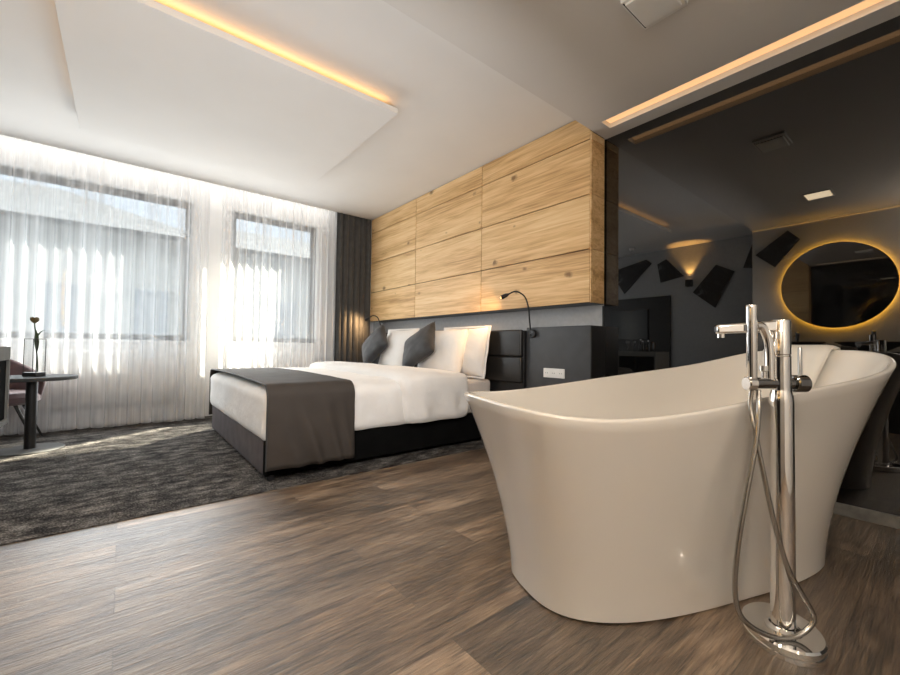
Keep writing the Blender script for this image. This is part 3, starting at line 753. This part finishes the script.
for i in range(NT_):
    # even spacing along the superellipse
    ANG.append(2*PI*i/NT_)
def even_angles(n):
    # reparametrise so that vertices are evenly spaced on the rim
    K = 4000; L = [0]; prev = tub_out(0, 1)
    for i in range(1, K+1):
        p = tub_out(2*PI*i/K, 1); L.append(L[-1]+(p-prev).length); prev = p
    out = []; j = 0
    for i in range(n):
        d = L[-1]*i/n
        while L[j+1] < d: j += 1
        out.append(2*PI*(j+(d-L[j])/max(1e-9, L[j+1]-L[j]))/K)
    return out
EA = even_angles(176)
rings = []
rings.append([tub_out(t, 0.0) for t in EA])
for k in range(1, 21): rings.append([tub_out(t, k/20) for t in EA])
for k in range(1, 6):      # rounded lip
    a = PI*k/6
    rings.append([tub_out(t, 1).lerp(tub_in(t, 1), .5-.5*math.cos(a))+Vector((0, 0, .009*math.sin(a))) for t in EA])
for k in range(0, 17): rings.append([tub_in(t, 1-k/16) for t in EA])
cb = tc_+ta*TQ['db']
for k in range(1, 6):
    f = 1-k/6
    rings.append([Vector(((tub_in(t, 0)-cb).x*f+cb.x, (tub_in(t, 0)-cb).y*f+cb.y, .13-.02*(1-f*f))) for t in EA])
m = MB(); n = len(EA); vs = [p for r in rings for p in r]; fs = []
for i in range(len(rings)-1):
    for j in range(n): fs.append((i*n+j, i*n+(j+1) % n, (i+1)*n+(j+1) % n, (i+1)*n+j))
fs.append(tuple((len(rings)-1)*n+j for j in range(n)))
fs.append(tuple(range(n-1, -1, -1)))
vs = [Vector((v.x, v.y, v.z-.010*min(1, v.z/.6)+.006*max(0, 1-v.z/.2))) for v in vs]
m.add(vs, fs)
t = thing('bathtub', 'freestanding white slipper bathtub in front of the black glass wall', 'bathtub', (TQ['cx'], TQ['cy'], 0))
m.build('shell', M['tub'], t, angle=50)
ft = MB(); ft.add([tub_out(a, 0)*1 for a in EA], []); pr = [Vector(((p-cb).x*.97+cb.x, (p-cb).y*.97+cb.y, 0)) for p in rings[0]]
ft = MB(); ft.add([Vector((p.x, p.y, 0)) for p in pr]+[Vector((p.x, p.y, .0062)) for p in pr], [tuple(range(n-1, -1, -1)), tuple(range(n, 2*n))]+[(j, (j+1) % n, n+(j+1) % n, n+j) for j in range(n)])
ft.build('foot_ring', M['black'], t, smooth=False)
dr = cb+Vector((0, 0, .113))
MB().lathe(dr, [(0, .006), (.026, .006), (.03, .004), (.03, 0)], 24).build('drain_cover', M['chrome'], t)
# bath pillow over the raised end
def rim_param(Sv):   # angle on the end (C>0) with given S
    return math.copysign(math.asin(min(1, abs(Sv)**(TQ['n']/2))), Sv)
def bp(u, v):
    Sv = -.22+.74*u; tt_ = rim_param(Sv)
    edge = min(1, min(u, 1-u)*9)**.5
    th_ = .020*edge+.004
    if v < .18:
        e = v/.18; p = tub_out(tt_, 1-.05*(1-e)); p = p+ta*(.012+th_*.2)-Vector((0, 0, .006))
    elif v < .36:
        e = (v-.18)/.18; p = tub_out(tt_, 1).lerp(tub_in(tt_, 1), e)+Vector((0, 0, .002+th_*.6*math.sin(PI*(.2+.6*e))))
        p += ta*(.012*(1-e))-ta*(.02*e)
    else:
        e = (v-.36)/.64; s_ = 1-.42*e; p = tub_in(tt_, s_)
        k = math.sin(PI*min(1, .25+e*.75))**.5 if e < .98 else .1
        p = p-ta*(.02+th_*k)
    return p
tag(MB().grid(bp, 26, 30).build('bath_pillow', M['towel'], angle=80, solid=.014), 'white padded bath pillow hung over the raised end of the bathtub', 'bath pillow')

# ------------------------------------------------------------------ floor standing tub faucet
fx, fy = 1.529, .318
t = thing('tub_faucet', 'chrome floor standing bathtub faucet with hand shower, on an oval base', 'faucet', (1.555, .325, 0))
bc = (1.541, .322, 0); br_ = math.radians(32)
MB().lathe(bc, [(0, 0), (.106, 0), (.108, .002), (.108, .016), (.105, .018), (.105, .021), (.108, .023), (.108, .034), (.103, .039), (0, .0395)], 72, 1.08, .88, br_).build('base_plate', M['chrome'], t)
MB().lathe((fx, fy, .039), [(.044, 0), (.044, .004), (.036, .010), (.034, .012)], 40).build('collar', M['chrome'], t)
MB().tube([(fx, fy, .04), (fx, fy, .70), (fx, fy, .72), (fx, fy, .735)], [.030, .030, .0285, .0245], 40).build('column', M['chrome'], t)
MB().tube([(fx, fy, .735), (fx, fy, .835), (fx, fy, .837), (fx, fy, .840), (fx, fy, .842), (fx, fy, .941), (fx, fy, .944)], [.0245, .0245, .023, .023, .0245, .0245, .0225], 40).build('mixer_body', M['chrome'], t)
# spout : flat bar
sd = Vector((math.cos(math.radians(124)), math.sin(math.radians(124)), 0)); sn = Vector((-sd.y, sd.x, 0)); o = Vector((fx, fy, 0))
def bar(p0, p1, w_, z0a, z1a, z0b, z1b):
    m = MB(); q = []
    for p, a, b in ((p0, z0a, z1a), (p1, z0b, z1b)):
        for sgn in (-1, 1):
            for z in (a, b): q.append(p+sn*w_*sgn+Vector((0, 0, z)))
    return m.add(q, [(0, 1, 3, 2), (4, 6, 7, 5), (0, 4, 5, 1), (2, 3, 7, 6), (0, 2, 6, 4), (1, 5, 7, 3)])
sp = bar(o+sd*.01, o+sd*.170, .017, .908, .943, .902, .930).build('spout', M['chrome'], t, bevel=.006)
e = o+sd*.155
MB().cyl((e.x, e.y, .905), (e.x, e.y, .890), .011, 20).build('aerator', M['chrome'], sp)
# riser beside the body, curving from the spout down to the cross bar
bd = Vector((-.775, .632, 0)).normalized()      # cross bar direction (towards the hand shower)
cz = .755
pts = [o+bd*.052+Vector((0, 0, .93)), o+bd*.05+Vector((0, 0, .90)), o+bd*.036+Vector((0, 0, .87)), o+bd*.034+Vector((0, 0, .78)), o+bd*.034+Vector((0, 0, cz))]
pts = [o+bd*.075+Vector((0, 0, .925))]+[o+bd*.054+Vector((0, 0, .92))]+pts[2:]
MB().tube(catmull(pts, 6), .0125, 16).build('riser_pipe', M['chrome'], t)
MB().cyl(o+bd*.093+Vector((0, 0, cz)), o-bd*.05+Vector((0, 0, cz)), .0165, 28, .002).build('cross_bar', M['chrome_dark'], t)
hb = MB().cyl(o-bd*.035+Vector((0, 0, cz)), o-bd*.074+Vector((0, 0, cz)), .0255, 32, .004).build('control_knob', M['chrome_dark'], t)
MB().tube([o-bd*.056+Vector((0, 0, cz+.022)), o-bd*.056+Vector((0, 0, cz+.105)), o-bd*.056+Vector((0, 0, cz+.108))], [.0055, .0055, .004], 14).build('lever', M['alu'], hb)
dk = o+bd*.052
MB().tube([(dk.x, dk.y, cz+.012), (dk.x, dk.y, cz+.034), (dk.x, dk.y, cz+.036), (dk.x, dk.y, cz+.052)], [.006, .006, .011, .011], 16).build('diverter', M['chrome'], t)
hp = o+bd*.087; nrm = Vector((-bd.y, bd.x, 0))   # horizontal normal of the bar
if (hp+nrm).length > hp.length: nrm = -nrm
hc = hp+nrm*.0
MB().cyl(hc+bd*.018+Vector((0, 0, cz-.002)), hc-bd*.008+Vector((0, 0, cz-.002)), .021, 28, .003).build('shower_holder', M['chrome'], t)
hs = MB().tube([(hc.x, hc.y, cz-.018), (hc.x, hc.y, cz-.005), (hc.x, hc.y, .978), (hc.x, hc.y, .986), (hc.x, hc.y, .988)], [.010, .0135, .0148, .0148, .0135], 28).build('hand_shower', M['chrome'], t)
# hose in a plane slightly in front of the column
def pixpt(px, py, d):
    return Vector((0, 0, H))+(rt*((px-450)/F)+up*((337.5-py)/F)+fw)*d
fwd_d = (Vector((fx, fy, .5))-Vector((0, 0, H))).dot(fw)
HP = [(hc.x, hc.y, cz-.018)]
hose_local = [(.098, .69), (.088, .62), (.065, .53), (.02, .36), (-.028, .235), (-.075, .15), (-.098, .095), (-.05, .052), (.02, .047), (.09, .075), (.128, .12), (.135, .20), (.118, .32), (.092, .45), (.075, .58), (.072, .68), (.072, cz-.02)]
HP = [hc+Vector((0, 0, cz-.016))]
for k, (a, z) in enumerate(hose_local):
    f = k/(len(hose_local)-1); off = .052*math.sin(PI*min(1, max(0, f)))**.6
    HP.append(o+bd*(a*.94+.046*min(1, f*4, (1-f)*5))+nrm*off+Vector((0, 0, z)))
P = catmull(HP, 40)
# resample with ridges
L = [0]
for a, b in zip(P, P[1:]): L.append(L[-1]+(b-a).length)
step = .0034; Q = []; R_ = []; j = 0; d = 0; i = 0
while d < L[-1]:
    while L[j+1] < d: j += 1
    Q.append(P[j].lerp(P[j+1], (d-L[j])/max(1e-9, L[j+1]-L[j]))); R_.append(.0076 if i % 2 else .0056); d += step; i += 1
MB().tube(Q, R_, 8).build('hose', M['hose'], t, angle=180)

# ------------------------------------------------------------------ vanity wall and things seen in the glass
YM, ZM, RM = .868, 1.665, .520
t = thing('round_mirror', 'round backlit mirror glowing amber, reflected in the black glass', 'mirror', (XV, YM, ZM-RM))
def disc(x, r, n=96): return [Vector((x, YM+r*math.cos(2*PI*k/n), ZM+r*math.sin(2*PI*k/n))) for k in range(n)]
def dprism(x0, x1, r):
    n = 96; a, b = disc(x0, r), disc(x1, r)
    return MB().add(a+b, [tuple(range(n-1, -1, -1)), tuple(range(n, 2*n))]+[(j, (j+1) % n, n+(j+1) % n, n+j) for j in range(n)])
dprism(XV+.044, XV+.050, RM).build('mirror_glass', M['mirror'], t)
dprism(XV+.036, XV+.044, RM-.006).build('rear_plate', M['black'], t)
m = MB(); A, B = disc(XV+.012, RM-.016), disc(XV+.036, RM-.016); m.add(A+B, [(j, (j+1) % 96, 96+(j+1) % 96, 96+j) for j in range(96)])
m.build('led_ring', M['led_mirror'], t, solid=.006)
t = thing('vanity_counter', 'dark vanity counter below the round mirror, mostly out of view', 'counter', (-.65, .96, 0))
MB().box(XV+.001, -.42, .25, 1.65, .80, .86).build('top', M['black_panel'], t, bevel=.003)
MB().box(XV+.001, -.45, .28, 1.62, .0, .80).build('drawer_unit', M['black'], t, bevel=.003)
for y, lab in ((1.23, 'shallow black washbasin on the vanity, nearest the bedroom'), (.55, 'shallow black washbasin on the vanity, farthest from the bedroom')):
    t = thing('washbasin', lab, 'washbasin', (-.62, y, .86), 'black washbasins')
    MB().lathe((-.62, y, .86), [(0, 0), (.10, 0), (.16, .04), (.28, .105), (.283, .11), (.275, .11), (.15, .05), (.09, .03), (0, .028)], 48, .62, 1.1).build('bowl', M['black'], t)
    MB().lathe((-.62, y, .889), [(0, .004), (.02, .004), (.022, 0)], 20).build('drain_cover', M['chrome_dark'], t)
    f = thing('basin_faucet', lab.replace('shallow black washbasin', 'slim dark faucet behind the washbasin'), 'faucet', (-.835, y, .86), 'slim basin faucets')
    MB().cyl((-.835, y, .86), (-.835, y, 1.10), .018, 20, .003).build('faucet_body', M['chrome_dark'], f)
    MB().box(-.83, -.69, y-.012, y+.012, 1.04, 1.055).build('spout', M['chrome_dark'], f, bevel=.004)
# irregular black art panels
def art(x, pts, label):
    m = MB(); n = len(pts); m.add([(x, y, z) for y, z in pts]+[(x+.02, y, z) for y, z in pts], [tuple(range(n)), tuple(range(2*n-1, n-1, -1))]+[(j, (j+1) % n, n+(j+1) % n, n+j) for j in range(n)])
    return tag(m.build('art_panel', M['art'], bevel=.002, smooth=False), label, 'art panel', 'angular black art panels')
art(XW+.004, [(4.271, 2.39), (3.555, 2.533), (3.453, 2.451), (3.974, 1.932)], 'angular black art panel nearest the window, above the television')
art(XW+.004, [(3.351, 2.412), (3.195, 2.482), (2.899, 2.141), (3.294, 2.069)], 'small angular black art panel just left of the wall light')
art(XW+.004, [(2.41, 2.266), (2.149, 2.121), (2.425, 1.556), (2.76, 1.84)], 'large angular black art panel right of the wall light')
art(XW+.004, [(1.90, 2.56), (1.80, 2.50), (1.80, 2.115), (2.036, 2.158)], 'narrow angular black art panel in the wall corner')
art(XV+.004, [(1.322, 2.436), (1.198, 2.298), (1.459, 1.975), (1.672, 2.167)], 'angular black art panel beside the round mirror')
t = thing('wall_light', 'small black wall light throwing an amber cone upward', 'light', (XW, 2.81, 1.94))
MB().box(XW, XW+.09, 2.765, 2.855, 1.945, 2.06).build('housing', M['black_metal'], t, bevel=.003)
MB().box(XW+.02, XW+.07, 2.785, 2.835, 2.06, 2.063).build('lens', M['bulb'], t, smooth=False)
L = bpy.data.lights.new('uplight', 'SPOT'); L.energy = 110; L.color = (1, .50, .12); L.spot_size = 1.15; L.spot_blend = .5; L.shadow_soft_size = .02
lo = bpy.data.objects.new('uplight', L); COL.objects.link(lo); lo.location = (XW+.05, 2.81, 2.075); lo.rotation_euler = (PI, 0, 0)
tag(MB().box(XW+.001, XW+.03, 3.12, 4.7, .006, 1.823).build('wall_panel', M['black'], bevel=.003), 'black wall panel behind the television, reflected in the black glass', 'wall panel')
t = thing('television', 'flat black television on the dark wall panel', 'television', (XW+.05, 3.88, 1.03))
MB().box(XW+.03, XW+.055, 3.505, 4.26, 1.035, 1.60).build('casing', M['black'], t, bevel=.004)
MB().box(XW+.055, XW+.057, 3.52, 4.245, 1.055, 1.585).build('screen', M['tv'], t, smooth=False)

# ------------------------------------------------------------------ outside
struct(MB().box(-40, 45, 5.9, 60, -3.6, -3.5).build('ground', M['ground'], smooth=False))
t = thing('neighbour_house', 'grey house with a hipped roof seen through the left window', 'house', (-3, 15, -3.5))
MB().box(-10, 1.6, 14, 22, -3.5, 3.86).build('wall', M['facade'], t, smooth=False)
m = MB(); m.add([(-10.6, 13.4, 3.82), (2.2, 13.4, 3.82), (2.2, 22.6, 3.82), (-10.6, 22.6, 3.82), (-6, 18, 5.65), (-1.7, 18, 5.80)], [(0, 1, 5, 4), (1, 2, 5), (2, 3, 4, 5), (3, 0, 4), (3, 2, 1, 0)])
m.build('roof', M['roof'], t, smooth=False)
for x in (-6, -3.6, -1.2, .6):
    o = MB().box(x-.45, x+.45, 13.94, 14.0, .8, 2.4).build('window', M['facade'], t, smooth=False)
    MB().box(x-.38, x+.38, 13.92, 13.94, .87, 2.33).build('pane', M['facade_win'], o, smooth=False)
t = thing('neighbour_house', 'grey house with a low roof seen through the right window', 'house', (6, 15, -3.5))
MB().box(2.7, 13, 14.2, 22, -3.5, 3.86).build('wall', M['facade'], t, smooth=False)
m = MB(); m.add([(2.3, 13.6, 3.80), (13.5, 13.6, 3.80), (13.5, 22.6, 3.8), (2.3, 22.6, 3.8), (3.2, 18, 5.45), (12, 18, 5.45)], [(0, 1, 5, 4), (1, 2, 5), (2, 3, 4, 5), (3, 0, 4), (3, 2, 1, 0)])
m.build('roof', M['roof'], t, smooth=False)
for x in (4.2, 6.4, 8.6):
    o = MB().box(x-.45, x+.45, 14.14, 14.2, .8, 2.4).build('window', M['facade'], t, smooth=False)
    MB().box(x-.38, x+.38, 14.12, 14.14, .87, 2.33).build('pane', M['facade_win'], o, smooth=False)

# ------------------------------------------------------------------ light
wd = bpy.data.worlds.new('sky'); SC.world = wd; wd.use_nodes = True
nt = wd.node_tree; bg = nt.nodes['Background']
tcw = nt.nodes.new('ShaderNodeTexCoord'); sep = nt.nodes.new('ShaderNodeSeparateXYZ'); nt.links.new(tcw.outputs['Generated'], sep.inputs[0])
rw = nt.nodes.new('ShaderNodeValToRGB'); e0 = rw.color_ramp.elements; e0.new(.5); e0.new(.75)
for el, p, c in zip(e0, (0., .30, .52, .85), ((.21, .225, .24), (.19, .215, .245), (.85, .94, 1), (.80, .90, 1))): el.position = p; el.color = (*c, 1)
nt.links.new(sep.outputs['Z'], rw.inputs['Fac']); nt.links.new(rw.outputs['Color'], bg.inputs['Color'])
bg.inputs['Strength'].default_value = 6.0
S = bpy.data.lights.new('sun', 'SUN'); S.energy = 13; S.color = (1, .93, .82); S.angle = .009
so = bpy.data.objects.new('sun', S); COL.objects.link(so); so.location = (8, 12, 12)
so.rotation_euler = Vector((-1.305, -.97, -1.66)).to_track_quat('-Z', 'Y').to_euler()
def area(name, loc, d, sx_, sy_, e_, col=(1, 1, 1), portal=False):
    A = bpy.data.lights.new(name, 'AREA'); A.shape = 'RECTANGLE'; A.size = sx_; A.size_y = sy_; A.energy = e_; A.color = col
    ob = bpy.data.objects.new(name, A); COL.objects.link(ob); ob.location = loc; ob.rotation_euler = Vector(d).to_track_quat('-Z', 'Z').to_euler()
    if portal: A.cycles.is_portal = True
    return ob
for a, b in (W1, W2): area('window_portal', ((a+b)/2, YW+.2, (WZ[0]+WZ[1])/2), (0, -1, 0), b-a, WZ[1]-WZ[0], 1, portal=True)
area('curtain_fill', (.3, 5.185, 1.3), (0, -1, 0), 3.4, 2.2, 50, (.95, .98, 1))  # added fill on the room side of the sheers, brightens the bedroom
area('pocket_fill', (.3, 5.36, ZC+.12), (0, 0, -1), 3.9, .05, 8, (1, .97, .92))  # added strip lamp, lights the sheers and radiators from behind
# added spot along the sun direction, strengthens the stripes through the curtain gap
sdir = Vector((1.305, .97, 1.66)).normalized(); sp0 = Vector((.92, 5.3, 1.15))
A = bpy.data.lights.new('sun_boost_spot', 'SPOT'); A.energy = 1.7e5; A.color = (1, .88, .68); A.spot_size = .062; A.spot_blend = .25; A.shadow_soft_size = .06
ob = bpy.data.objects.new('sun_boost_spot', A); COL.objects.link(ob); ob.location = sp0+sdir*18; ob.rotation_euler = (-sdir).to_track_quat('-Z', 'Y').to_euler()
def point(name, loc, e_, col, r):
    A = bpy.data.lights.new(name, 'POINT'); A.energy = e_; A.color = col; A.shadow_soft_size = r
    ob = bpy.data.objects.new(name, A); COL.objects.link(ob); ob.location = loc; return ob
def spot(name, loc, d, e_, col, size, r=.06):
    A = bpy.data.lights.new(name, 'SPOT'); A.energy = e_; A.color = col; A.spot_size = size; A.spot_blend = .6; A.shadow_soft_size = r
    ob = bpy.data.objects.new(name, A); COL.objects.link(ob); ob.location = loc; ob.rotation_euler = Vector(d).to_track_quat('-Z', 'Y').to_euler(); return ob
WARM = (1, .82, .62)
spot('downlight_lamp', (.19, .86, ZS-.03), (0, 0, -1), 26, WARM, 2.6)
spot('bath_fill_spot', (.6, -.9, ZS-.03), (.1, .1, -1), 16, WARM, 2.6)  # added warm spot behind the camera, no fitting there
point('bathroom_fill', (-.35, -.35, 2.15), 70, (1, .90, .78), .3)  # added warm fill behind the camera for tub and floor, no fixture
area('room_fill', (.5, 1.25, 1.30), (0, 1, -.02), 2.2, .7, 30, (.97, .98, 1))  # added fill facing the window, lights curtains and bed from the front

# ------------------------------------------------------------------ colour management
SC.view_settings.view_transform = 'Standard'
SC.view_settings.exposure = 0
SC.cycles.use_denoising = True
SC.cycles.max_bounces = 10; SC.cycles.transparent_max_bounces = 24; SC.cycles.diffuse_bounces = 5
SC.cycles.sample_clamp_indirect = 8; SC.cycles.caustics_reflective = False; SC.cycles.caustics_refractive = False
